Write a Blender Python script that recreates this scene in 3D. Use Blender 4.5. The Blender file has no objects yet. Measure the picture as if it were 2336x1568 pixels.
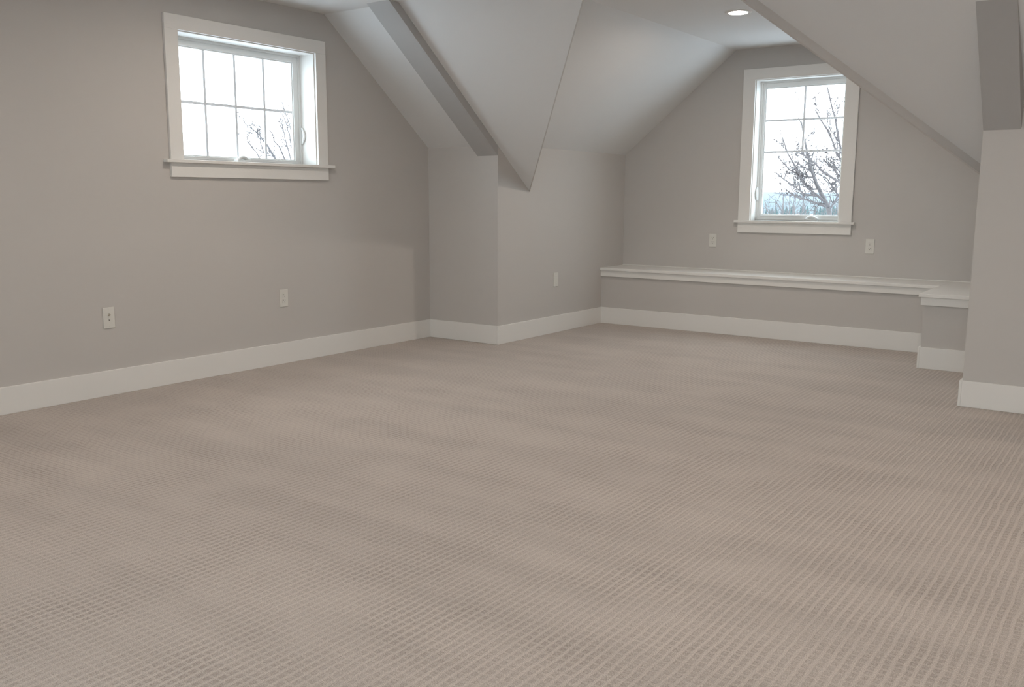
import bpy, bmesh, math, random
from mathutils import Vector, Matrix

# ------------------------------------------------------------------ camera
W, H, F = 2336.0, 1568.0, 2080.737
PITCH, ROLL, YAW = -0.158841388, 0.00342807724, -0.622908787
CAM = Vector((0.0, 0.0, 1.15))
scene = bpy.context.scene
col = scene.collection
fwd = Vector((math.sin(YAW)*math.cos(PITCH), math.cos(YAW)*math.cos(PITCH), math.sin(PITCH)))
right = Vector((math.cos(YAW), -math.sin(YAW), 0.0))
up = right.cross(fwd)
r2 = right*math.cos(ROLL) + up*math.sin(ROLL)
u2 = up*math.cos(ROLL) - right*math.sin(ROLL)
cam_data = bpy.data.cameras.new('camera')
cam_data.sensor_width = 36.0
cam_data.lens = F*36.0/W
cam_data.clip_start = 0.05
cam_data.clip_end = 6000
cam = bpy.data.objects.new('camera', cam_data)
col.objects.link(cam)
m = Matrix((r2, u2, -fwd)).transposed().to_4x4()
m.translation = CAM
cam.matrix_world = m
scene.camera = cam

# ------------------------------------------------------------------ world, exposure
world = bpy.data.worlds.new('overcast_sky')
scene.world = world
world.use_nodes = True
bg = world.node_tree.nodes['Background']
bg.inputs[0].default_value = (0.80, 0.915, 1.0, 1)
bg.inputs[1].default_value = 7.0
scene.view_settings.view_transform = 'Standard'
scene.view_settings.look = 'None'
scene.view_settings.gamma = 1.0
scene.view_settings.use_curve_mapping = False
scene.view_settings.exposure = 0.12

LAMP_E = 325.0         # emission of the recessed lamps

def portal(loc, rot, sx, sy):
    l = bpy.data.lights.new('window_daylight', 'AREA')
    l.shape = 'RECTANGLE'; l.size = sx; l.size_y = sy
    l.cycles.is_portal = True
    o = bpy.data.objects.new('window_daylight', l)
    o.location = loc; o.rotation_euler = rot
    col.objects.link(o)

# ------------------------------------------------------------------ key dimensions (metres)
XL = -4.957           # left gable wall
XJ = -4.254           # left cheek of the dormer
XR = -0.875           # right cheek of the dormer
Y1 = 5.728            # short wall left of the dormer
Y4 = 5.545            # wall right of the dormer
Y2 = 7.340            # knee wall below the ledge
YB = 7.745            # back gable wall
ZC = 2.410            # flat ceiling
YBACK, XRIGHT = -1.9, 3.0
SL, S0 = 0.795, 6.096
def zP(y): return S0 - SL*y                  # underside of the main roof slope
YF = (S0-ZC)/SL                              # where the slope meets the flat ceiling
DX0, DX1 = -3.195, -1.935                    # flat part of the dormer ceiling
ZD = 1.55                                    # eaves height in the dormer
BT, BH = 0.0145, 0.147                       # baseboard

def ray(x, y):
    return r2*((x-W/2)/F) + u2*(-(y-H/2)/F) + fwd
def at(x, y, k, v):
    d = ray(x, y); t = (v-CAM[k])/d[k]
    return CAM + d*t

# ------------------------------------------------------------------ materials
def nodes(name):
    mt = bpy.data.materials.new(name); mt.use_nodes = True
    nt = mt.node_tree
    return mt, nt, nt.nodes['Principled BSDF'], nt.links
def N(nt, t, **kw):
    n = nt.nodes.new(t)
    for k, v in kw.items(): setattr(n, k, v)
    return n
def paint(name, colr, rough=0.6, bump=0.05, scale=220.0, vary=0.015):
    mt, nt, b, L = nodes(name)
    tc = N(nt, 'ShaderNodeNewGeometry')
    n1 = N(nt, 'ShaderNodeTexNoise'); n1.inputs['Scale'].default_value = scale
    n1.inputs['Detail'].default_value = 3
    n2 = N(nt, 'ShaderNodeTexNoise'); n2.inputs['Scale'].default_value = 1.3
    L.new(tc.outputs['Position'], n1.inputs['Vector']); L.new(tc.outputs['Position'], n2.inputs['Vector'])
    mx = N(nt, 'ShaderNodeMix', data_type='RGBA')
    mx.inputs[6].default_value = (*[c*(1-vary) for c in colr], 1)
    mx.inputs[7].default_value = (*[min(1, c*(1+vary)) for c in colr], 1)
    L.new(n2.outputs['Fac'], mx.inputs[0]); L.new(mx.outputs[2], b.inputs['Base Color'])
    b.inputs['Roughness'].default_value = rough
    b.inputs['Specular IOR Level'].default_value = 0.35
    bp = N(nt, 'ShaderNodeBump'); bp.inputs['Strength'].default_value = bump; bp.inputs['Distance'].default_value = 0.002
    L.new(n1.outputs['Fac'], bp.inputs['Height']); L.new(bp.outputs[0], b.inputs['Normal'])
    return mt
def plain(name, colr, rough=0.5, metal=0.0, scale=60.0, vary=0.08):
    mt, nt, b, L = nodes(name)
    tc = N(nt, 'ShaderNodeNewGeometry')
    n1 = N(nt, 'ShaderNodeTexNoise'); n1.inputs['Scale'].default_value = scale
    L.new(tc.outputs['Position'], n1.inputs['Vector'])
    mx = N(nt, 'ShaderNodeMix', data_type='RGBA')
    mx.inputs[6].default_value = (*[c*(1-vary) for c in colr], 1)
    mx.inputs[7].default_value = (*[min(1, c*(1+vary)) for c in colr], 1)
    L.new(n1.outputs['Fac'], mx.inputs[0]); L.new(mx.outputs[2], b.inputs['Base Color'])
    b.inputs['Roughness'].default_value = rough; b.inputs['Metallic'].default_value = metal
    return mt

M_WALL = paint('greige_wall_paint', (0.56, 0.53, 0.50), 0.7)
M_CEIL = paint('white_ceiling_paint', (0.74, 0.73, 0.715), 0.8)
M_BEAM = paint('dark_greige_beam', (0.45, 0.435, 0.42), 0.8)  # beams are set a step darker than the walls
M_TRIM = paint('white_trim_paint', (0.80, 0.78, 0.745), 0.35, 0.02, 90)
M_VINYL = paint('white_window_vinyl', (0.80, 0.81, 0.80), 0.35, 0.0, 90)
M_PLATE = paint('white_plastic', (0.70, 0.68, 0.63), 0.4, 0.0, 90)
M_DARK = plain('dark_slot', (0.16, 0.145, 0.13), 0.7)
M_METAL = plain('bare_metal', (0.62, 0.58, 0.50), 0.25, 1.0)
M_BARK = plain('grey_bark', (0.09, 0.08, 0.08), 0.9, 0, 30, 0.25)
M_TWIG = plain('brown_twig_bark', (0.08, 0.068, 0.068), 0.9, 0, 30, 0.25)
M_HILL = plain('hazed_wooded_hillside', (0.085, 0.108, 0.14), 1.0, 0, 0.02, 0.3)  # blue of distant haze is put into the hillside colour
M_RISE = plain('wooded_rise', (0.058, 0.078, 0.09), 1.0, 0, 0.25, 0.45)
M_CONIF = plain('conifer_needles', (0.04, 0.065, 0.065), 0.9, 0, 1.5, 0.4)
M_GROUND = plain('thin_snow_cover', (0.70, 0.73, 0.78), 1.0, 0, 0.15, 0.10)

def glass_mat():
    mt, nt, b, L = nodes('clear_glass')
    out = nt.nodes['Material Output']; nt.nodes.remove(b)
    tr = N(nt, 'ShaderNodeBsdfTransparent'); tr.inputs[0].default_value = (0.97, 0.985, 0.98, 1)
    gl = N(nt, 'ShaderNodeBsdfGlossy'); gl.inputs['Roughness'].default_value = 0.02
    lw = N(nt, 'ShaderNodeLayerWeight'); lw.inputs['Blend'].default_value = 0.5
    pw = N(nt, 'ShaderNodeMath', operation='POWER'); pw.inputs[1].default_value = 5.0
    fr = N(nt, 'ShaderNodeMath', operation='MULTIPLY_ADD'); fr.inputs[1].default_value = 0.6; fr.inputs[2].default_value = 0.02
    L.new(lw.outputs['Facing'], pw.inputs[0]); L.new(pw.outputs[0], fr.inputs[0])
    ms = N(nt, 'ShaderNodeMixShader')
    L.new(fr.outputs[0], ms.inputs[0]); L.new(tr.outputs[0], ms.inputs[1]); L.new(gl.outputs[0], ms.inputs[2])
    L.new(ms.outputs[0], out.inputs['Surface'])
    return mt
M_GLASS = glass_mat()
def grille_mat():
    mt, nt, b, L = nodes('glare_lit_grille_vinyl')
    out = nt.nodes['Material Output']
    b.inputs['Base Color'].default_value = (0.82, 0.83, 0.84, 1); b.inputs['Roughness'].default_value = 0.4
    t = N(nt, 'ShaderNodeBsdfTranslucent'); t.inputs[0].default_value = (0.80, 0.80, 0.84, 1)  # translucency brightens the bars in place of sky glare bleeding over them
    ms = N(nt, 'ShaderNodeMixShader'); ms.inputs[0].default_value = 0.14
    L.new(b.outputs[0], ms.inputs[1]); L.new(t.outputs[0], ms.inputs[2]); L.new(ms.outputs[0], out.inputs['Surface'])
    return mt
M_GRILLE = grille_mat()

def lamp_mat():
    mt, nt, b, L = nodes('warm_lamp_lens')
    b.inputs['Base Color'].default_value = (1, 0.95, 0.88, 1)
    b.inputs['Emission Color'].default_value = (1.0, 0.885, 0.775, 1)
    b.inputs['Emission Strength'].default_value = LAMP_E
    return mt
M_LAMP = lamp_mat()

def carpet_mat():
    mt, nt, b, L = nodes('loop_pattern_carpet')
    g = N(nt, 'ShaderNodeNewGeometry')
    def noise(scale, detail=2, rough=0.5, vec=None):
        n = N(nt, 'ShaderNodeTexNoise'); n.inputs['Scale'].default_value = scale
        n.inputs['Detail'].default_value = detail; n.inputs['Roughness'].default_value = rough
        L.new(vec or g.outputs['Position'], n.inputs['Vector']); return n
    def math_(op, a, c, clamp=False):
        n = N(nt, 'ShaderNodeMath', operation=op); n.use_clamp = clamp
        for i, v in enumerate((a, c)):
            if v is None: continue
            if isinstance(v, (int, float)): n.inputs[i].default_value = v
            else: L.new(v, n.inputs[i])
        return n.outputs[0]
    # slight waviness of the tufted rows
    wob = noise(9.0, 1)
    sub = N(nt, 'ShaderNodeVectorMath', operation='SUBTRACT'); sub.inputs[1].default_value = (0.5, 0.5, 0.5)
    L.new(wob.outputs['Color'], sub.inputs[0])
    scl = N(nt, 'ShaderNodeVectorMath', operation='SCALE'); scl.inputs['Scale'].default_value = 0.012
    L.new(sub.outputs[0], scl.inputs[0])
    add = N(nt, 'ShaderNodeVectorMath', operation='ADD')
    L.new(g.outputs['Position'], add.inputs[0]); L.new(scl.outputs[0], add.inputs[1])
    sep = N(nt, 'ShaderNodeSeparateXYZ'); L.new(add.outputs[0], sep.inputs[0])
    px, py = 0.0268, 0.0285
    u = math_('MULTIPLY', sep.outputs[0], 2*math.pi/px)
    v = math_('MULTIPLY', sep.outputs[1], 2*math.pi/py)
    su = math_('MULTIPLY_ADD', math_('SINE', u, None), 0.5); su.node.inputs[2].default_value = 0.5
    sv = math_('MULTIPLY_ADD', math_('SINE', v, None), 0.5); sv.node.inputs[2].default_value = 0.5
    mr = N(nt, 'ShaderNodeMapRange'); mr.interpolation_type = 'SMOOTHSTEP'
    mr.inputs['From Min'].default_value = 0.15; mr.inputs['From Max'].default_value = 0.62
    L.new(su, mr.inputs['Value'])
    mr2 = N(nt, 'ShaderNodeMapRange'); mr2.interpolation_type = 'SMOOTHSTEP'
    mr2.inputs['From Min'].default_value = 0.05; mr2.inputs['From Max'].default_value = 0.50
    L.new(sv, mr2.inputs['Value'])
    bar = math_('MULTIPLY_ADD', mr2.outputs[0], 0.62); bar.node.inputs[2].default_value = 0.38
    cell = math_('MULTIPLY', mr.outputs[0], bar)          # 1 in the low cut tufts
    fib = noise(360.0, 3, 0.75); fib2 = noise(160.0, 2, 0.6)
    nap = noise(1.1, 3, 0.55); patch = noise(3.5, 2, 0.5)
    # vacuum tracks: long streaks of differently leaning pile
    mp = N(nt, 'ShaderNodeMapping'); mp.inputs['Rotation'].default_value = (0, 0, math.radians(7))
    mp.inputs['Scale'].default_value = (0.55, 3.2, 1)
    L.new(g.outputs['Position'], mp.inputs['Vector'])
    trk = noise(1.2, 2, 0.5, mp.outputs[0])
    ca = N(nt, 'ShaderNodeMix', data_type='RGBA')
    ca.inputs[6].default_value = (0.500, 0.438, 0.390, 1)   # loop ribs
    ca.inputs[7].default_value = (0.305, 0.256, 0.222, 1)   # cut tufts
    k1 = math_('MULTIPLY_ADD', fib2.outputs['Fac'], 2.2); k1.node.inputs[2].default_value = -0.45
    k2 = math_('MULTIPLY_ADD', patch.outputs['Fac'], 1.6); k2.node.inputs[2].default_value = -0.15
    cf = math_('MULTIPLY', math_('MULTIPLY', cell, k1), k2, True)
    L.new(cf, ca.inputs[0])
    val = math_('MULTIPLY_ADD', fib.outputs['Fac'], 2.2); val.node.inputs[2].default_value = -0.1
    val = math_('MULTIPLY', val, 1.0)
    n1 = math_('MULTIPLY_ADD', nap.outputs['Fac'], 0.22); n1.node.inputs[2].default_value = 0.89
    tr_ = N(nt, 'ShaderNodeMapRange'); tr_.interpolation_type = 'SMOOTHSTEP'
    tr_.inputs['From Min'].default_value = 0.38; tr_.inputs['From Max'].default_value = 0.60
    tr_.inputs['To Min'].default_value = 0.955; tr_.inputs['To Max'].default_value = 1.03
    L.new(trk.outputs['Fac'], tr_.inputs['Value']); n2 = tr_.outputs[0]
    tot = math_('MULTIPLY', math_('MULTIPLY', n1, n2), val)
    hs = N(nt, 'ShaderNodeVectorMath', operation='SCALE')
    L.new(ca.outputs[2], hs.inputs[0]); L.new(tot, hs.inputs['Scale'])
    L.new(hs.outputs[0], b.inputs['Base Color'])
    b.inputs['Roughness'].default_value = 1.0
    b.inputs['Specular IOR Level'].default_value = 0.05
    b.inputs['Sheen Weight'].default_value = 0.15; b.inputs['Sheen Roughness'].default_value = 0.5
    hgt = math_('SUBTRACT', math_('MULTIPLY', fib2.outputs['Fac'], 0.6), cell)
    bp = N(nt, 'ShaderNodeBump'); bp.inputs['Strength'].default_value = 0.45; bp.inputs['Distance'].default_value = 0.004
    L.new(hgt, bp.inputs['Height']); L.new(bp.outputs[0], b.inputs['Normal'])
    return mt
M_CARPET = carpet_mat()

# ------------------------------------------------------------------ mesh helpers
class MB:
    def __init__(s): s.bm = bmesh.new()
    def box(s, a, b, bevel=0.0):
        x0, x1 = sorted((a[0], b[0])); y0, y1 = sorted((a[1], b[1])); z0, z1 = sorted((a[2], b[2]))
        r = bmesh.ops.create_cube(s.bm, size=1.0)
        for v in r['verts']:
            v.co = Vector(((x0+x1)/2+v.co.x*(x1-x0), (y0+y1)/2+v.co.y*(y1-y0), (z0+z1)/2+v.co.z*(z1-z0)))
        if bevel > 0:
            es = list({e for v in r['verts'] for e in v.link_edges})
            bmesh.ops.bevel(s.bm, geom=es, offset=bevel, segments=2, affect='EDGES', profile=0.5)
        return s
    def hull(s, bottom, top):
        """prism between two equal rings of points"""
        a = [s.bm.verts.new(p) for p in bottom]; b = [s.bm.verts.new(p) for p in top]
        n = len(a)
        s.bm.faces.new(a[::-1]); s.bm.faces.new(b)
        for i in range(n):
            j = (i+1) % n
            s.bm.faces.new((a[i], a[j], b[j], b[i]))
        return s
    def lathe(s, prof, n=32, mat=None):
        rings = []
        for r, z in prof:
            rings.append([s.bm.verts.new((r*math.cos(2*math.pi*i/n), r*math.sin(2*math.pi*i/n), z)) for i in range(n)])
        for a, b in zip(rings, rings[1:]):
            for i in range(n):
                j = (i+1) % n
                s.bm.faces.new((a[i], a[j], b[j], b[i]))
        s.bm.faces.new(rings[0][::-1]); s.bm.faces.new(rings[-1])
        if mat:
            vs = [v for r in rings for v in r]
            for v in vs: v.co = mat @ v.co
        return s
    def tube(s, pts, radii, n=6):
        pts = [Vector(p) for p in pts]
        rings = []
        ref = Vector((0.31, 0.47, 0.83)).normalized()
        for i, p in enumerate(pts):
            d = (pts[min(i+1, len(pts)-1)] - pts[max(i-1, 0)]).normalized()
            a = d.cross(ref)
            if a.length < 1e-3: a = d.cross(Vector((1, 0, 0)))
            a.normalize(); b = d.cross(a)
            r = radii[i]
            rings.append([s.bm.verts.new(p + a*(r*math.cos(2*math.pi*k/n)) + b*(r*math.sin(2*math.pi*k/n))) for k in range(n)])
        for a, b in zip(rings, rings[1:]):
            for k in range(n):
                j = (k+1) % n
                s.bm.faces.new((a[k], a[j], b[j], b[k]))
        s.bm.faces.new(rings[0][::-1]); s.bm.faces.new(rings[-1])
        return s
    def build(s, name, mat, parent=None, smooth=False):
        bmesh.ops.recalc_face_normals(s.bm, faces=s.bm.faces[:])
        me = bpy.data.meshes.new(name); s.bm.to_mesh(me); s.bm.free()
        me.materials.append(mat)
        if smooth:
            for p in me.polygons: p.use_smooth = True
        o = bpy.data.objects.new(name, me); col.objects.link(o)
        if parent is not None: o.parent = parent
        return o
def struct(o): o['kind'] = 'structure'; return o
def tag(o, label, cat, group=None):
    o['label'] = label; o['category'] = cat
    if group: o['group'] = group
    return o
def empty(name, loc=(0, 0, 0), rz=0.0):
    o = bpy.data.objects.new(name, None); col.objects.link(o)
    o.location = loc; o.rotation_euler = (0, 0, rz); o.empty_display_size = 0.05
    return o
def copy_tree(o, parent=None):
    c = o.copy(); col.objects.link(c); c.parent = parent
    for ch in list(o.children): copy_tree(ch, c)
    return c

def clip(poly, k, v, keep_less):
    out = []
    n = len(poly)
    for i in range(n):
        p, q = poly[i], poly[(i+1) % n]
        ip = (p[k] <= v) if keep_less else (p[k] >= v); iq = (q[k] <= v) if keep_less else (q[k] >= v)
        if ip: out.append(p)
        if ip != iq:
            t = (v-p[k])/(q[k]-p[k]); out.append(tuple(p[i2]+(q[i2]-p[i2])*t for i2 in (0, 1)))
    return out
def wall_with_hole(name, poly, hole, fn, d0, d1):
    """convex wall outline (s, z) with a rectangular hole (s0, s1, z0, z1), thickness between d0 and d1"""
    mb = MB()
    if hole:
        s0, s1, z0, z1 = hole
        mid = clip(clip(poly, 0, s0, False), 0, s1, True)
        parts = [clip(poly, 0, s0, True), clip(poly, 0, s1, False), clip(mid, 1, z0, True), clip(mid, 1, z1, False)]
    else: parts = [poly]
    for p in parts:
        if len(p) >= 3: mb.hull([fn(a, b, d0) for a, b in p], [fn(a, b, d1) for a, b in p])
    return struct(mb.build(name, M_WALL))

# ------------------------------------------------------------------ the shell
WO1 = (3.440, 4.530, 1.372, 2.135)      # opening of the short window (y0, y1, z0, z1)
WO2 = (-3.005, -2.245, 0.960, 2.148)    # opening of the tall window (x0, x1, z0, z1)
WO3 = (-2.0, 1.2, 0.75, 2.12)           # opening of the unseen window added behind the camera

struct(MB().box((XL-0.2, YBACK-0.2, -0.10), (XRIGHT+0.1, YB+0.2, 0.0)).build('floor', M_CARPET))

fx = lambda s, z, d: (d, s, z)
fy = lambda s, z, d: (s, d, z)
wall_with_hole('wall_left', [(YBACK-0.2, 0), (Y1+0.10, 0), (Y1+0.10, zP(Y1+0.10)+0.03), (YF, ZC+0.03), (YBACK-0.2, ZC+0.03)], WO1, fx, XL-0.19, XL)
wall_with_hole('wall_front_left', [(XL-0.15, 0), (XJ-0.1, 0), (XJ-0.1, 1.56), (XL-0.15, 1.56)], None, fy, Y1, Y1+0.10)
wall_with_hole('wall_dormer_left', [(Y1, 0), (YB+0.15, 0), (YB+0.15, ZD+0.03), (Y1, ZD+0.01)], None, fx, XJ-0.10, XJ)
wall_with_hole('wall_back', [(XJ-0.1, 0), (XR+0.1, 0), (XR+0.1, ZD+0.03), (DX1, ZC+0.03), (DX0, ZC+0.03), (XJ-0.1, ZD-0.05)], WO2, fy, YB, YB+0.17)
wall_with_hole('wall_dormer_right', [(Y4+0.10, 0), (YB+0.15, 0), (YB+0.15, ZD+0.03), (5.9, ZD+0.03), (Y4+0.10, 1.75)], None, fx, XR, XR+0.10)
wall_with_hole('wall_front_right', [(XR, 0), (XRIGHT, 0), (XRIGHT, 1.75), (XR, 1.75)], None, fy, Y4, Y4+0.10)
wall_with_hole('wall_right', [(YBACK-0.2, 0), (Y4+0.1, 0), (Y4+0.1, zP(Y4+0.1)+0.03), (YF, ZC+0.03), (YBACK-0.2, ZC+0.03)], None, fx, XRIGHT, XRIGHT+0.1)
wall_with_hole('wall_rear', [(XL-0.1, 0), (XRIGHT+0.05, 0), (XRIGHT+0.05, ZC+0.03), (XL-0.1, ZC+0.03)], WO3, fy, YBACK-0.17, YBACK)

def slab(mb, plan, zf, t):
    mb.hull([(x, y, zf(x, y)) for x, y in plan], [(x, y, zf(x, y)+t) for x, y in plan])
zmain = lambda x, y: zP(y)
kl = (ZC-ZD)/(DX0-XJ); kr = (ZC-ZD)/(XR-DX1)
zdl = lambda x, y: ZD + kl*(x-XJ)
zdr = lambda x, y: ZD + kr*(XR-x)
zflat = lambda x, y: ZC
# lower edges of the two dropped roof panels beside the dormer (plan lines at 45 degrees)
R1a, R1b = (XJ, 6.152), (XJ+(6.152-YF)*0.963, YF)
R2a, R2b = (XR, 6.040), (XR-(6.040-YF)*0.917, YF)
c = MB()
slab(c, [(XL-0.2, YBACK-0.2), (XRIGHT+0.1, YBACK-0.2), (XRIGHT+0.1, YF), (XL-0.2, YF)], zflat, 0.12)
slab(c, [(DX0, YF-0.01), (DX1, YF-0.01), (DX1, YB+0.2), (DX0, YB+0.2)], zflat, 0.12)
struct(c.build('ceiling', M_CEIL))
c = MB(); slab(c, [(XL-0.2, YF), (XJ, YF), (XJ, Y1+0.15), (XL-0.2, Y1+0.15)], zmain, 0.14)
struct(c.build('ceiling_slope_left', M_CEIL))
c = MB(); slab(c, [(XJ, YF), R1b, R1a], zmain, 0.41)
struct(c.build('ceiling_panel_left', M_CEIL))
c = MB(); slab(c, [R2b, (XR, YF), R2a], zmain, 0.41)
struct(c.build('ceiling_panel_right', M_CEIL))
c = MB(); slab(c, [(XR, YF), (XRIGHT+0.1, YF), (XRIGHT+0.1, Y4+0.15), (XR, Y4+0.15)], zmain, 0.14)
struct(c.build('ceiling_slope_right', M_CEIL))
vl = (S0-ZD)/SL
c = MB(); slab(c, [(XJ-0.12, vl+0.12), (XJ, vl), (DX0+0.005, YF), (DX0+0.005, YB+0.2), (XJ-0.12, YB+0.2)], zdl, 0.13)
struct(c.build('ceiling_dormer_left', M_CEIL))
c = MB(); slab(c, [(DX1-0.005, YF), (XR, vl), (XR+0.12, vl+0.12), (XR+0.12, YB+0.2), (DX1-0.005, YB+0.2)], zdr, 0.13)
struct(c.build('ceiling_dormer_right', M_CEIL))
# dropped beams and the lips along the panel edges
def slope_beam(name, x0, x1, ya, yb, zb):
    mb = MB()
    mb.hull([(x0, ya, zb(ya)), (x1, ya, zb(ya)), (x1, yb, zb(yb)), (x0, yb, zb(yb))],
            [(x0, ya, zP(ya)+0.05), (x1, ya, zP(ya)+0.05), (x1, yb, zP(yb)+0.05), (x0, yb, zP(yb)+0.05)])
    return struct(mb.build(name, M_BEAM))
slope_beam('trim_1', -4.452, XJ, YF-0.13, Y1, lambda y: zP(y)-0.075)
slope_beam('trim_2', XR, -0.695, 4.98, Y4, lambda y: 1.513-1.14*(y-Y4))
def lip(name, a, b, off, drop):
    d = Vector((b[0]-a[0], b[1]-a[1], 0)).normalized(); n = Vector((-d.y, d.x, 0))*off
    plan = [(a[0], a[1]), (b[0], b[1]), (b[0]+n.x, b[1]+n.y), (a[0]+n.x, a[1]+n.y)]
    mb = MB(); mb.hull([(x, y, zP(y)-drop) for x, y in plan], [(x, y, zP(y)+0.02) for x, y in plan])
    return struct(mb.build(name, M_WALL))
lip('trim_3', R1a, R1b, 0.006, 0.006)
lip('trim_4', R2a, R2b, -0.010, 0.052)

# baseboards
def base(name, a, b): return struct(MB().box((a[0], a[1], 0), (b[0], b[1], BH), 0.002).build(name, M_TRIM))
base('baseboard_left', (XL, YBACK+BT), (XL+BT, Y1))
base('baseboard_front_left', (XL+BT, Y1-BT), (XJ, Y1))
base('baseboard_dormer_left', (XJ, Y1-BT), (XJ+BT, Y2))
PX = -1.328; PY = 6.655                 # corner of the return of the knee wall
base('baseboard_back', (XJ+BT, Y2-BT), (PX-BT, Y2))
base('baseboard_return_side', (PX-BT, PY-BT), (PX, Y2))
base('baseboard_return_front', (PX, PY-BT), (XR-BT, PY))
base('baseboard_dormer_right', (XR-BT, Y4-BT), (XR, PY))
base('baseboard_front_right', (XR, Y4-BT), (XRIGHT-BT, Y4))
base('baseboard_right', (XRIGHT-BT, YBACK+BT), (XRIGHT, Y4))
base('baseboard_rear', (XL, YBACK), (XRIGHT, YBACK+BT))

# knee wall with its return, and the white ledge on it
kw = MB().box((XJ, Y2, 0), (XR, YB, 0.49)).box((PX, PY, 0), (XR, Y2, 0.49))
struct(kw.build('wall_knee', M_WALL))
led = empty('window_ledge', ((XJ+XR)/2, YB, 0.49))
tag(led, 'white painted wooden ledge capping the low knee wall under the tall window', 'ledge')
def part(mb, name, mat, par, smooth=False):
    o = mb.build(name, mat, par, smooth)
    o.matrix_parent_inverse = Matrix.Translation(par.location).inverted() if par.rotation_euler.z == 0 else Matrix.LocRotScale(par.location, par.rotation_euler, None).inverted()
    return o
OV = 0.030
part(MB().box((XJ, Y2-OV, 0.490), (PX-OV, YB, 0.515), 0.003), 'top_board', M_TRIM, led)
part(MB().box((PX-OV, PY-OV, 0.490), (XR, YB, 0.515), 0.003), 'return_board', M_TRIM, led)
part(MB().box((XJ, Y2-0.016, 0.436), (PX, Y2, 0.490), 0.0015), 'fascia', M_TRIM, led)
part(MB().box((PX-0.016, PY-0.016, 0.436), (XR, PY, 0.490), 0.0015), 'return_fascia', M_TRIM, led)
part(MB().box((PX-0.016, PY, 0.436), (PX, Y2, 0.490), 0.0015), 'side_fascia', M_TRIM, led)
part(MB().box((XJ, YB-0.012, 0.515), (XR, YB, 0.522), 0.002), 'back_bead', M_TRIM, led)

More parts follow.
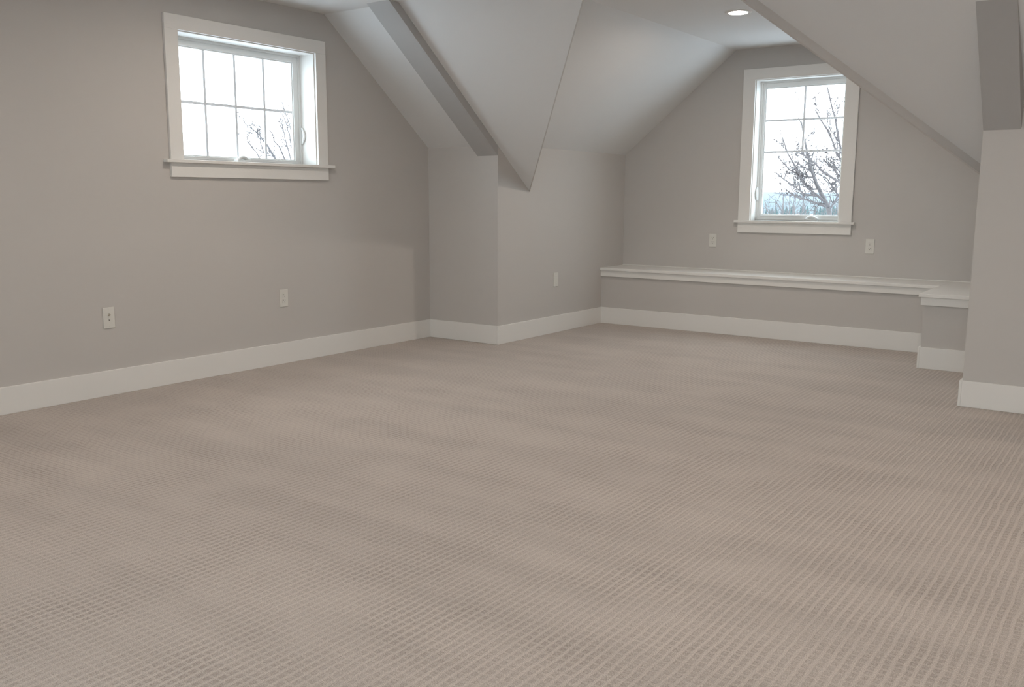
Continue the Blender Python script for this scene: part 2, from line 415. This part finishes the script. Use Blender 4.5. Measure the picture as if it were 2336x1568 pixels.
# ------------------------------------------------------------------ windows
def tf_box(fn, a, b, bevel=0.0):
    return MB().box(fn(*a), fn(*b), bevel)
def window(name, fn, o, casing, head, depth, glass, vbars, hbars, stool_over, apron, horn, lever, crank, split=None):
    """o: opening (s0, s1, z0, z1); fn(s, d, z): d into the wall (outside positive), negative into the room"""
    s0, s1, z0, z1 = o
    w = empty(name, fn((s0+s1)/2, 0, z0)); struct(w)
    P = lambda mb, n, m_, par=w, sm=False: part(mb, n, m_, par, sm) if par is w else sub(mb, n, m_, par, sm)
    def sub(mb, n, m_, par, sm):
        q = mb.build(n, m_, par, sm); q.matrix_parent_inverse = Matrix.Translation(w.location).inverted() if False else Matrix.Identity(4)
        return q
    t = 0.019
    P(tf_box(fn, (s0-casing, 0, z1), (s1+casing, -t, z1+head), 0.0015), 'head_casing', M_TRIM)
    P(tf_box(fn, (s0-casing, 0, z0), (s0, -t, z1), 0.0015), 'side_casing', M_TRIM)
    P(tf_box(fn, (s1, 0, z0), (s1+casing, -t, z1), 0.0015), 'side_casing', M_TRIM)
    P(tf_box(fn, (s0-casing-horn, 0, z0-0.020), (s1+casing+horn, -0.045, z0), 0.003), 'stool', M_TRIM)
    P(tf_box(fn, (s0, -0.005, z0-0.020), (s1, depth+0.02, z0), 0.0), 'sill_board', M_TRIM)
    P(tf_box(fn, (s0-casing, 0, z0-0.020-apron), (s1+casing, -t, z0-0.020), 0.0015), 'apron', M_TRIM)
    rv = 0.007
    P(tf_box(fn, (s0, 0.0005, z0), (s0+rv, depth, z1), 0), 'jamb', M_TRIM)
    P(tf_box(fn, (s1-rv, 0.0005, z0), (s1, depth, z1), 0), 'jamb', M_TRIM)
    P(tf_box(fn, (s0+rv, 0.0005, z1-rv), (s1-rv, depth, z1), 0), 'head_jamb', M_TRIM)
    g0, g1, h0, h1 = glass
    def ring(a, b, da, db, bev):                  # four bars between outer rectangle a and inner rectangle b
        mb = MB()
        mb.box(fn(a[0], da, a[2]), fn(b[0], db, a[3]), bev); mb.box(fn(b[1], da, a[2]), fn(a[1], db, a[3]), bev)
        mb.box(fn(b[0], da, a[2]), fn(b[1], db, b[2]), bev); mb.box(fn(b[0], da, b[3]), fn(b[1], db, a[3]), bev)
        return mb
    fr = (s0+rv+0.016, s1-rv-0.016, z0+0.014, z1-rv-0.016)
    P(ring((s0, s1, z0, z1), fr, depth, depth+0.045, 0.0), 'frame', M_VINYL)
    sash = P(ring((fr[0]-0.004, fr[1]+0.004, fr[2]-0.004, fr[3]+0.004), (g0-0.008, g1+0.008, h0-0.008, h1+0.008), depth+0.008, depth+0.040, 0.002), 'sash', M_VINYL)
    def kid(mb, n, m_):
        q = mb.build(n, m_, sash); q.matrix_parent_inverse = sash.matrix_parent_inverse.copy() if False else Matrix.Identity(4)
        # vertices are in world space, the sash itself sits at the inverse of the window's offset
        q.matrix_parent_inverse = (Matrix.Translation(w.location) @ sash.matrix_parent_inverse).inverted()
        return q
    dg = depth+0.026
    kid(ring((g0-0.009, g1+0.009, h0-0.009, h1+0.009), (g0, g1, h0, h1), dg-0.010, dg+0.012, 0.001), 'glazing_bead', M_VINYL)
    bw = 0.0085
    zl = h0
    if split is not None: zl = split
    for s in vbars: kid(tf_box(fn, (s-bw, dg-0.005, zl), (s+bw, dg+0.005, h1), 0.001), 'grille_bar', M_GRILLE)
    for z in hbars: kid(tf_box(fn, (g0, dg-0.0046, z-bw), (g1, dg+0.0046, z+bw), 0.001), 'grille_bar', M_GRILLE)
    zs = sorted([h0, h1] + list(hbars)); ss = sorted([g0, g1] + list(vbars))
    for i in range(len(zs)-1):
        cols = [(g0, g1)] if (split is not None and zs[i+1] <= split+1e-4) else list(zip(ss, ss[1:]))
        for a, b in cols:
            kid(tf_box(fn, (a, dg-0.002, zs[i]), (b, dg+0.002, zs[i+1])), 'pane', M_GLASS)
    # casement lock lever on the side of the frame
    ls, lz, sgn = lever
    pts = []
    for i in range(11):
        q = i/10.0
        pts.append(fn(ls, depth-0.012-0.020*math.sin(math.pi*q), lz-0.055+0.11*q))
    lev = P(MB().tube(pts, [0.006+0.004*math.sin(math.pi*i/10) for i in range(11)], 8), 'lock_lever', M_VINYL, w, True)
    P(tf_box(fn, (ls-0.011, depth-0.006, lz-0.065), (ls+0.011, depth+0.002, lz+0.065), 0.002), 'lever_plate', M_VINYL)
    # folding crank operator on the sill
    cs = crank
    mb = MB().box(fn(cs-0.055, depth-0.040, z0), fn(cs+0.055, depth+0.004, z0+0.018), 0.003)
    P(mb, 'crank_base', M_VINYL)
    pts = [fn(cs-0.045+0.09*i/10.0, depth-0.022, z0+0.018+0.017*math.sin(math.pi*i/10.0)) for i in range(11)]
    P(MB().tube(pts, [0.008+0.006*math.sin(math.pi*i/10) for i in range(11)], 10), 'crank_handle', M_VINYL, w, True)
    c0 = fn(cs+0.047, depth-0.028, z0+0.012)
    P(MB().lathe([(0.004, 0), (0.010, 0.004), (0.010, 0.014), (0.004, 0.018)], 14, Matrix.Translation(c0)), 'crank_knob', M_VINYL, w, True)
    return w

f1 = lambda s, d, z: (XL-d, s, z)
f2 = lambda s, d, z: (s, YB+d, z)
f3 = lambda s, d, z: (s, YBACK-d, z)
window('window_1', f1, WO1, 0.091, 0.086, 0.140, (3.503, 4.456, 1.410, 2.069), (3.742, 3.980, 4.217), (1.738,), 0.045, 0.085, 0.042,
       (4.530-0.016, 1.575, 1), 3.985)
window('window_2', f2, WO2, 0.106, 0.090, 0.105, (-2.951, -2.292, 1.013, 2.081), (-2.620,), (1.813, 1.547), 0.045, 0.085, 0.028,
       (-3.005+0.016, 1.19, -1), -2.50, split=1.547)
window('added_window_3', f3, WO3, 0.095, 0.090, 0.105, (WO3[0]+0.06, WO3[1]-0.06, WO3[2]+0.05, WO3[3]-0.066), (-1.2, -0.4, 0.4), (1.44,), 0.045, 0.085, 0.03,  # unseen window, added to bring fill daylight from behind
       (WO3[0]+0.016, 1.2, -1), 0.2)
portal((XL-0.20, 3.985, 1.753), (0, math.radians(-90), 0), 0.77, 1.1)
portal((-2.625, YB+0.19, 1.554), (math.radians(-90), 0, 0), 0.77, 1.2)
portal((-0.4, YBACK-0.19, 1.435), (math.radians(90), 0, 0), 3.2, 1.37)

# ------------------------------------------------------------------ recessed lamps
def lamp(x, y, label=None, group=None):
    e = empty('recessed_light', (x, y, ZC))
    MB().lathe([(0.062, -0.001), (0.062, -0.004), (0.066, -0.007), (0.088, -0.006), (0.093, 0.0005), (0.062, 0.0005)], 40).build('trim_ring', M_TRIM, e, False)
    MB().lathe([(0.001, -0.0035), (0.060, -0.0035), (0.062, -0.001), (0.062, 0.0004), (0.001, 0.0004)], 40).build('lens', M_LAMP, e, False)
    return e
lp = lamp(-2.557, 6.205)
tag(lp, 'lit round recessed ceiling light above the dormer in front of the tall window', 'ceiling light', 'recessed ceiling lights')
for i, (x, y, lb) in enumerate([(-3.75, 3.5, 'unseen recessed ceiling light over the floor near the short wide window'), (-3.75, 0.9, 'unseen recessed ceiling light near the rear wall on the short window side'),
                  (-0.8, 3.5, 'unseen recessed ceiling light in the middle of the main ceiling'), (-0.8, 0.9, 'unseen recessed ceiling light over the added rear window'),
                  (1.9, 3.3, 'unseen recessed ceiling light by the blank side wall'), (1.9, 0.9, 'unseen recessed ceiling light in the rear corner by the blank side wall')]):
    q = copy_tree(lp); q.location = (x, y, ZC); q['label'] = lb  # unseen lamps built to light the room, copied from the visible one

# ------------------------------------------------------------------ wall plates (built in the XZ plane facing -Y)
def plate(e, w=0.070, h=0.120):
    MB().box((-w/2, -0.006, -h/2), (w/2, 0.0005, h/2), 0.0025).build('cover_plate', M_PLATE, e)
def outlet(loc, rz, label):
    e = empty('electrical_outlet', loc, rz); plate(e)
    for s in (-1, 1):
        f = MB().box((-0.0165, -0.0078, s*0.0195-0.0145), (0.0165, -0.004, s*0.0195+0.0145), 0.0012).build('receptacle', M_PLATE, e)
        for k in (-1, 1):
            MB().box((k*0.0065-0.0014, -0.0084, s*0.0195+0.001), (k*0.0065+0.0014, -0.0074, s*0.0195+0.010)).build('slot', M_DARK, f)
        MB().lathe([(0.0001, 0.0), (0.0028, 0.0), (0.0028, 0.001), (0.0001, 0.001)], 12, Matrix.Translation((0, -0.0074, s*0.0195-0.007)) @ Matrix.Rotation(math.radians(90), 4, 'X')).build('ground_hole', M_DARK, f)
    MB().lathe([(0.0001, 0), (0.003, 0), (0.0025, 0.001), (0.0001, 0.001)], 12, Matrix.Translation((0, -0.006, 0)) @ Matrix.Rotation(math.radians(90), 4, 'X')).build('screw', M_PLATE, e)
    return tag(e, label, 'outlet', 'duplex wall outlets')
outlet((XL, 4.186, 0.456), math.radians(90), 'white duplex outlet on the wall below the short wide window')
outlet((-3.344, YB, 0.776), 0, 'white duplex outlet between the tall window and the dormer wall corner')
outlet((-1.984, YB, 0.767), 0, 'white duplex outlet above the ledge, on the return side of the tall window')
e = empty('coax_plate', (XL, 2.893, 0.453), math.radians(90)); plate(e, 0.072, 0.122)
RX = Matrix.Rotation(math.radians(90), 4, 'X')
jk = MB().lathe([(0.0001, 0), (0.0065, 0), (0.0065, 0.003), (0.0045, 0.0035), (0.0045, 0.011), (0.0001, 0.011)], 16, Matrix.Translation((0, -0.005, 0.018)) @ RX).build('coax_jack', M_METAL, e, False)
MB().lathe([(0.0001, 0), (0.0028, 0), (0.0028, 0.0006), (0.0001, 0.0006)], 12, Matrix.Translation((0, -0.0157, 0.018)) @ RX).build('jack_hole', M_DARK, jk)
pj = MB()
pj.hull([(-0.006, -0.0066, -0.010), (0.006, -0.0066, -0.010), (0, -0.0066, -0.018)], [(-0.006, -0.0055, -0.010), (0.006, -0.0055, -0.010), (0, -0.0055, -0.018)])
pj.build('arrow_mark', M_DARK, e)
for s in (-1, 1):
    MB().lathe([(0.0001, 0), (0.003, 0), (0.0025, 0.001), (0.0001, 0.001)], 12, Matrix.Translation((0, -0.006, s*0.048)) @ RX).build('screw', M_PLATE, e)
tag(e, 'white wall plate with a metal coax jack on the short window wall', 'wall plate')
e = empty('blank_plate', (XJ, 6.557, 0.456), math.radians(90)); plate(e)
MB().box((-0.0165, -0.0085, -0.033), (0.0165, -0.004, 0.033), 0.002).build('insert', M_PLATE, e)
for s in (-1, 1):
    MB().lathe([(0.0001, 0), (0.003, 0), (0.0025, 0.001), (0.0001, 0.001)], 12, Matrix.Translation((0, -0.006, s*0.048)) @ RX).build('screw', M_PLATE, e)
tag(e, 'white rocker wall plate on the dormer side wall beside the ledge', 'wall plate')

# ------------------------------------------------------------------ outdoors
rnd = random.Random(7)
ZG = -3.0
g = MB()
nx = 24
struct(MB().box((-2500, -300, ZG-1.0), (2500, 2600, ZG)).build('ground', M_GROUND))

def ridge(name, label, dist, width, base_h, amp, seed, mat, depth):
    """a long rounded hill across the view of the tall window"""
    rr = random.Random(seed); ph = [rr.uniform(0, 6.28) for _ in range(6)]
    cdir = Vector((-0.36, 0.93, 0)).normalized(); side = Vector((cdir.y, -cdir.x, 0))
    n = 160
    def hgt(u): return base_h + amp*(0.5*math.sin(u*3.1+ph[0])+0.3*math.sin(u*7.3+ph[1])+0.16*math.sin(u*17+ph[2])+0.08*math.sin(u*41+ph[3])+0.05*math.sin(u*83+ph[4]))
    mb = MB(); rows = []
    for i in range(n+1):
        u = -1+2*i/n; h = hgt(u*2)
        row = []
        for k in range(7):
            q = -1+2*k/6
            p = cdir*(dist+q*depth) + side*(u*width)
            row.append(mb.bm.verts.new((p.x, p.y, ZG-0.5+(h-ZG)*max(0.0, math.cos(q*math.pi/2))**0.8)))
        rows.append(row)
    for a, b in zip(rows, rows[1:]):
        for k in range(6): mb.bm.faces.new((a[k], a[k+1], b[k+1], b[k]))
    o = mb.build(name, mat, None, True)
    return tag(o, label, 'hill')
ridge('hill', 'pale blue distant hills on the horizon beyond the tall window', 1500, 2200, 9.0, 7.0, 3, M_HILL, 300)

ridge('hill', 'darker blue green wooded rise below the distant hills beyond the tall window', 330, 420, 1.1, 0.5, 11, M_RISE, 75)

def wiggle(p, s): return Vector(p) + Vector((rnd.gauss(0, s), rnd.gauss(0, s), rnd.gauss(0, s)))
def branch(mb, pts, r0, r1, twigs, tl, updir, level=0):
    """tapered limb along pts with side twigs and buds"""
    n = len(pts)
    rad = [r0+(r1-r0)*i/(n-1) for i in range(n)]
    mb.tube(pts, rad, 6 if r0 > 0.012 else 5)
    for _ in range(twigs):
        t = rnd.uniform(0.12, 0.97)*(n-1); i = int(t); fr = t-i
        p = pts[i].lerp(pts[min(i+1, n-1)], fr)
        d = (pts[min(i+1, n-1)]-pts[i]).normalized()
        q = Vector((rnd.gauss(0, 1), rnd.gauss(0, 1), rnd.gauss(0, 1))).normalized()
        dd = (d*0.75+q*0.75+Vector(updir)*0.35).normalized()
        L = tl*rnd.uniform(0.35, 1.0); k = 5
        tp = [p]
        for s in range(k):
            dd = (dd+Vector((rnd.gauss(0, .16), rnd.gauss(0, .16), rnd.gauss(0.05, .16)))).normalized()
            tp.append(tp[-1]+dd*(L/k))
        rr = max(0.005, (r0+(r1-r0)*t/(n-1))*0.42)
        if level < 1 and L > 0.25:
            branch(mb, tp, rr, 0.0038, rnd.randint(1, 3), L*0.5, updir, level+1)
        else: mb.tube(tp, [rr+(0.0038-rr)*s/k for s in range(k+1)], 4)
        for b in range(rnd.randint(0, 2)):                         # buds
            bp = tp[rnd.randint(1, k)]; bd = Vector((rnd.gauss(0, 1), rnd.gauss(0, 1), rnd.gauss(0, 1))).normalized()*0.035
            mb.tube([bp, bp+bd*0.5, bp+bd], [0.005, 0.010, 0.003], 4)

def limb_px(pix, k, v0, v1):
    n = len(pix)
    return [at(x, y, k, v0+(v1-v0)*i/(n-1)) for i, (x, y) in enumerate(pix)]

def zz(l): return [(1720+x/4.9, 180+y/4.9) for x, y in l]
# bare tree seen through the tall window
t2 = empty('bare_tree', (0, 0, 0))
DY = 14.5
tr = limb_px(zz([(830, 1440), (760, 1300), (700, 1180), (650, 1040), (610, 880), (575, 730), (545, 560), (525, 470)]), 1, DY, DY-0.4)
base_p = Vector((tr[0].x+0.45, tr[0].y+0.1, ZG-0.05))
root = [base_p, base_p.lerp(tr[0], 0.35)+Vector((0.12, 0, 0)), base_p.lerp(tr[0], 0.7)+Vector((0.10, 0, 0)), tr[0]]
t2.location = base_p
def tpart(fn_, name, mat, par):
    mb = MB(); fn_(mb); return part(mb, name, mat, par, True)
def _tr(mb):
    mb.tube(root, [0.11, 0.08, 0.055, 0.036], 10)
    branch(mb, tr, 0.036, 0.009, 18, 0.42, (-0.3, 0, 0.5))
tpart(_tr, 'trunk', M_BARK, t2)
fork = root[2]
hid = lambda px, py, y: at(px, py, 1, y)
limbs = [
 ([(950, 1150), (830, 1080), (740, 1010), (690, 950), (640, 910), (560, 850), (470, 820)], DY-0.5, DY-0.9, 0.022, hid(1965, 470, DY-0.3)),
 ([(985, 930), (970, 905), (920, 820), (880, 700), (820, 570), (740, 450), (685, 345)], DY+0.5, DY+0.2, 0.026, hid(1975, 440, DY+0.4)),
 ([(1000, 880), (970, 780), (940, 650), (910, 450), (870, 310), (820, 90)], DY-0.6, DY-0.9, 0.024, hid(1985, 430, DY-0.4)),
 ([(800, 1380), (690, 1290), (600, 1220), (550, 1160), (520, 1085), (440, 940), (380, 840), (315, 650)], DY-0.1, DY-0.6, 0.020, None),
 ([(780, 1350), (700, 1310), (560, 1290), (450, 1200), (330, 1120), (250, 1050)], DY+0.1, DY+0.5, 0.018, None),
 ([(720, 1230), (660, 1235), (590, 1190), (540, 1130), (480, 1060), (400, 1020), (320, 930)], DY-0.1, DY-0.5, 0.016, None),
 ([(660, 1100), (580, 1095), (520, 1080), (470, 1040)], DY, DY-0.2, 0.012, None),
 ([(650, 1050), (600, 1010), (530, 970), (450, 920)], DY, DY+0.3, 0.012, None),
 ([(990, 1370), (940, 1300), (890, 1230), (820, 1120), (790, 1090)], DY+0.6, DY+0.3, 0.018, hid(1968, 486, DY+0.4)),
 ([(985, 1120), (960, 1090), (880, 1000), (840, 960), (770, 900)], DY+0.7, DY+0.5, 0.014, hid(1968, 450, DY+0.6)),
 ([(830, 1440), (720, 1400), (610, 1360), (500, 1330), (420, 1290), (360, 1240)], DY+0.2, DY+0.7, 0.018, None),
 ([(850, 1450), (900, 1380), (930, 1320), (915, 1200), (880, 1150)], DY-0.1, DY-0.5, 0.016, None),
 ([(800, 1400), (690, 1390), (560, 1340), (520, 1250), (500, 1150)], DY, DY-0.8, 0.015, None),
 ([(985, 1060), (950, 1030), (900, 980), (850, 910)], DY+0.9, DY+0.8, 0.012, hid(1972, 450, DY+0.6)),
]
for pix, v0, v1, r0, h_ in limbs:
    pts = limb_px(zz(pix), 1, v0, v1)
    if h_ is not None: pts = [fork, fork.lerp(h_, 0.6)+Vector((0.1, 0, -0.05)), h_] + pts
    def _b(mb, pts=pts, r0=r0): branch(mb, pts, max(0.014, r0*1.05), 0.009, 7+2*len(pts), 0.36, (-0.35, 0, 0.5))
    tpart(_b, 'branch', M_TWIG, t2)
tag(t2, 'bare leafless tree with leaning trunk close outside the tall window', 'tree')

# bare tree seen through the short window
def z8(l): return [(540+x/8.71, 200+y/8.71) for x, y in l]
t1 = empty('bare_tree', (0, 0, 0))
DXT = -13.0
tr1 = limb_px(z8([(900, 1640), (750, 1390), (690, 1290), (610, 1150), (510, 1030), (460, 950), (380, 880), (270, 790)]), 0, DXT, DXT+0.3)
b1 = Vector((tr1[0].x, tr1[0].y+0.9, ZG-0.05)); t1.location = b1
rt1 = [b1, b1.lerp(tr1[0], 0.4)+Vector((0, 0.2, 0)), b1.lerp(tr1[0], 0.75)+Vector((0, 0.12, 0)), tr1[0]]
def _t1(mb):
    mb.tube(rt1, [0.10, 0.08, 0.055, 0.026], 10)
    branch(mb, tr1, 0.024, 0.008, 22, 0.36, (0, -0.25, 0.5))
tpart(_t1, 'trunk', M_BARK, t1)
for pix, v0, v1, r0 in [
 ([(1020, 1560), (960, 1440), (915, 1330), (850, 1180), (740, 1060), (740, 960), (650, 840)], DXT, DXT+0.2, 0.020),
 ([(500, 1500), (400, 1300), (310, 1190), (225, 1070), (200, 970)], DXT, DXT-0.3, 0.013),
 ([(1130, 1350), (1080, 1150), (1050, 930), (1010, 830), (980, 690), (900, 520)], DXT-0.4, DXT-0.2, 0.014),
 ([(1080, 1450), (1010, 1180), (960, 1010), (930, 850), (905, 760), (870, 600)], DXT+0.4, DXT+0.3, 0.014),
 ([(1160, 1250), (1110, 1000), (1040, 700), (960, 480), (900, 280)], DXT-0.2, DXT, 0.012),
 ([(620, 1480), (540, 1300), (480, 1120), (470, 1000), (440, 830)], DXT+0.2, DXT+0.1, 0.012)]:
    pts = limb_px(z8(pix), 0, v0, v1); pts = [rt1[2], rt1[2].lerp(pts[0], 0.5)+Vector((0, 0.03, 0.0))] + pts
    def _b(mb, pts=pts, r0=r0): branch(mb, pts, max(0.012, r0), 0.007, 12, 0.30, (0, -0.25, 0.5))
    tpart(_b, 'branch', M_TWIG, t1)
tag(t1, 'bare leafless tree whose twig tips rise outside the short wide window', 'tree')

# leafless shrubs and conifers low in the view of the tall window
def shrub(p, hgt_, n, label):
    e = empty('bare_shrub', p)
    mb = MB()
    for _ in range(n):
        a = rnd.uniform(0, 6.28); s = rnd.uniform(0.08, 0.38)
        dd = Vector((math.cos(a)*s, math.sin(a)*s, 1)).normalized(); tp = [Vector((math.cos(a)*0.1, math.sin(a)*0.1, -0.03))]
        k = 6; L = hgt_*rnd.uniform(0.9, 1.22)
        for s_ in range(k):
            dd = (dd+Vector((rnd.gauss(0, .13), rnd.gauss(0, .13), rnd.gauss(0.02, .1)))).normalized(); tp.append(tp[-1]+dd*(L/k))
        branch(mb, tp, 0.03, 0.010, 18, 0.9, (0, 0, 0.3))
    mb.build('stems', M_TWIG, e, True)
    return tag(e, label, 'shrub', 'bare shrubs below the tall window')
for px, py, dy, lb in [(1764, 474, 21.0, 'low leafless shrub at the lock lever side of the tall window view'), (1890, 458, 27.0, 'tall tangled leafless shrub straight behind the leaning trunk outside the tall window'),
                       (1815, 464, 33.0, 'leafless shrub standing clear of the leaning trunk, below the middle of the hills'), (1912, 462, 39.5, 'leafless shrub farther off on the crank side of the tall window view'),
                       (1850, 462, 46.0, 'distant leafless shrub between the leaning trunk and the conifers'), (1785, 468, 52.5, 'farthest leafless shrub, in front of the conifers')]:
    q = at(px, 470, 1, dy); top = at(px, py, 1, dy).z
    shrub((q.x, q.y, ZG), top-ZG, 11, lb)
def conifer(p, h_, label):
    e = empty('conifer', p)
    MB().tube([(0, 0, -0.1), (0, 0, h_*0.5), (0, 0, h_)], [h_*0.03, h_*0.018, 0.02], 7).build('trunk', M_BARK, e)
    mb = MB(); n = 14
    for t in range(7):
        z0_ = h_*(0.10+0.125*t); r_ = h_*0.27*(1-t/7.6)
        ring_ = [mb.bm.verts.new((r_*(1 if k % 2 else 0.7)*rnd.uniform(0.85, 1.15)*math.cos(6.2832*k/n), r_*(1 if k % 2 else 0.7)*rnd.uniform(0.85, 1.15)*math.sin(6.2832*k/n), z0_-(0.02*h_ if k % 2 else 0))) for k in range(n)]
        tip = mb.bm.verts.new((0, 0, min(h_*1.0, z0_+h_*0.24)))
        for k in range(n): mb.bm.faces.new((ring_[k], ring_[(k+1) % n], tip))
        mb.bm.faces.new(ring_[::-1])
    mb.build('foliage', M_CONIF, e)
    return tag(e, label, 'conifer', 'distant conifers below the hills')
for i in range(26):
    px = 1734 + (i*37 % 190) + rnd.uniform(-3, 3); dy = 75+5.8*i
    q = at(px, 480, 1, dy); top = at(px, rnd.uniform(467, 477), 1, dy).z
    conifer((q.x, q.y, ZG), top-ZG, 'small dark distant conifer standing below the hills beyond the tall window')
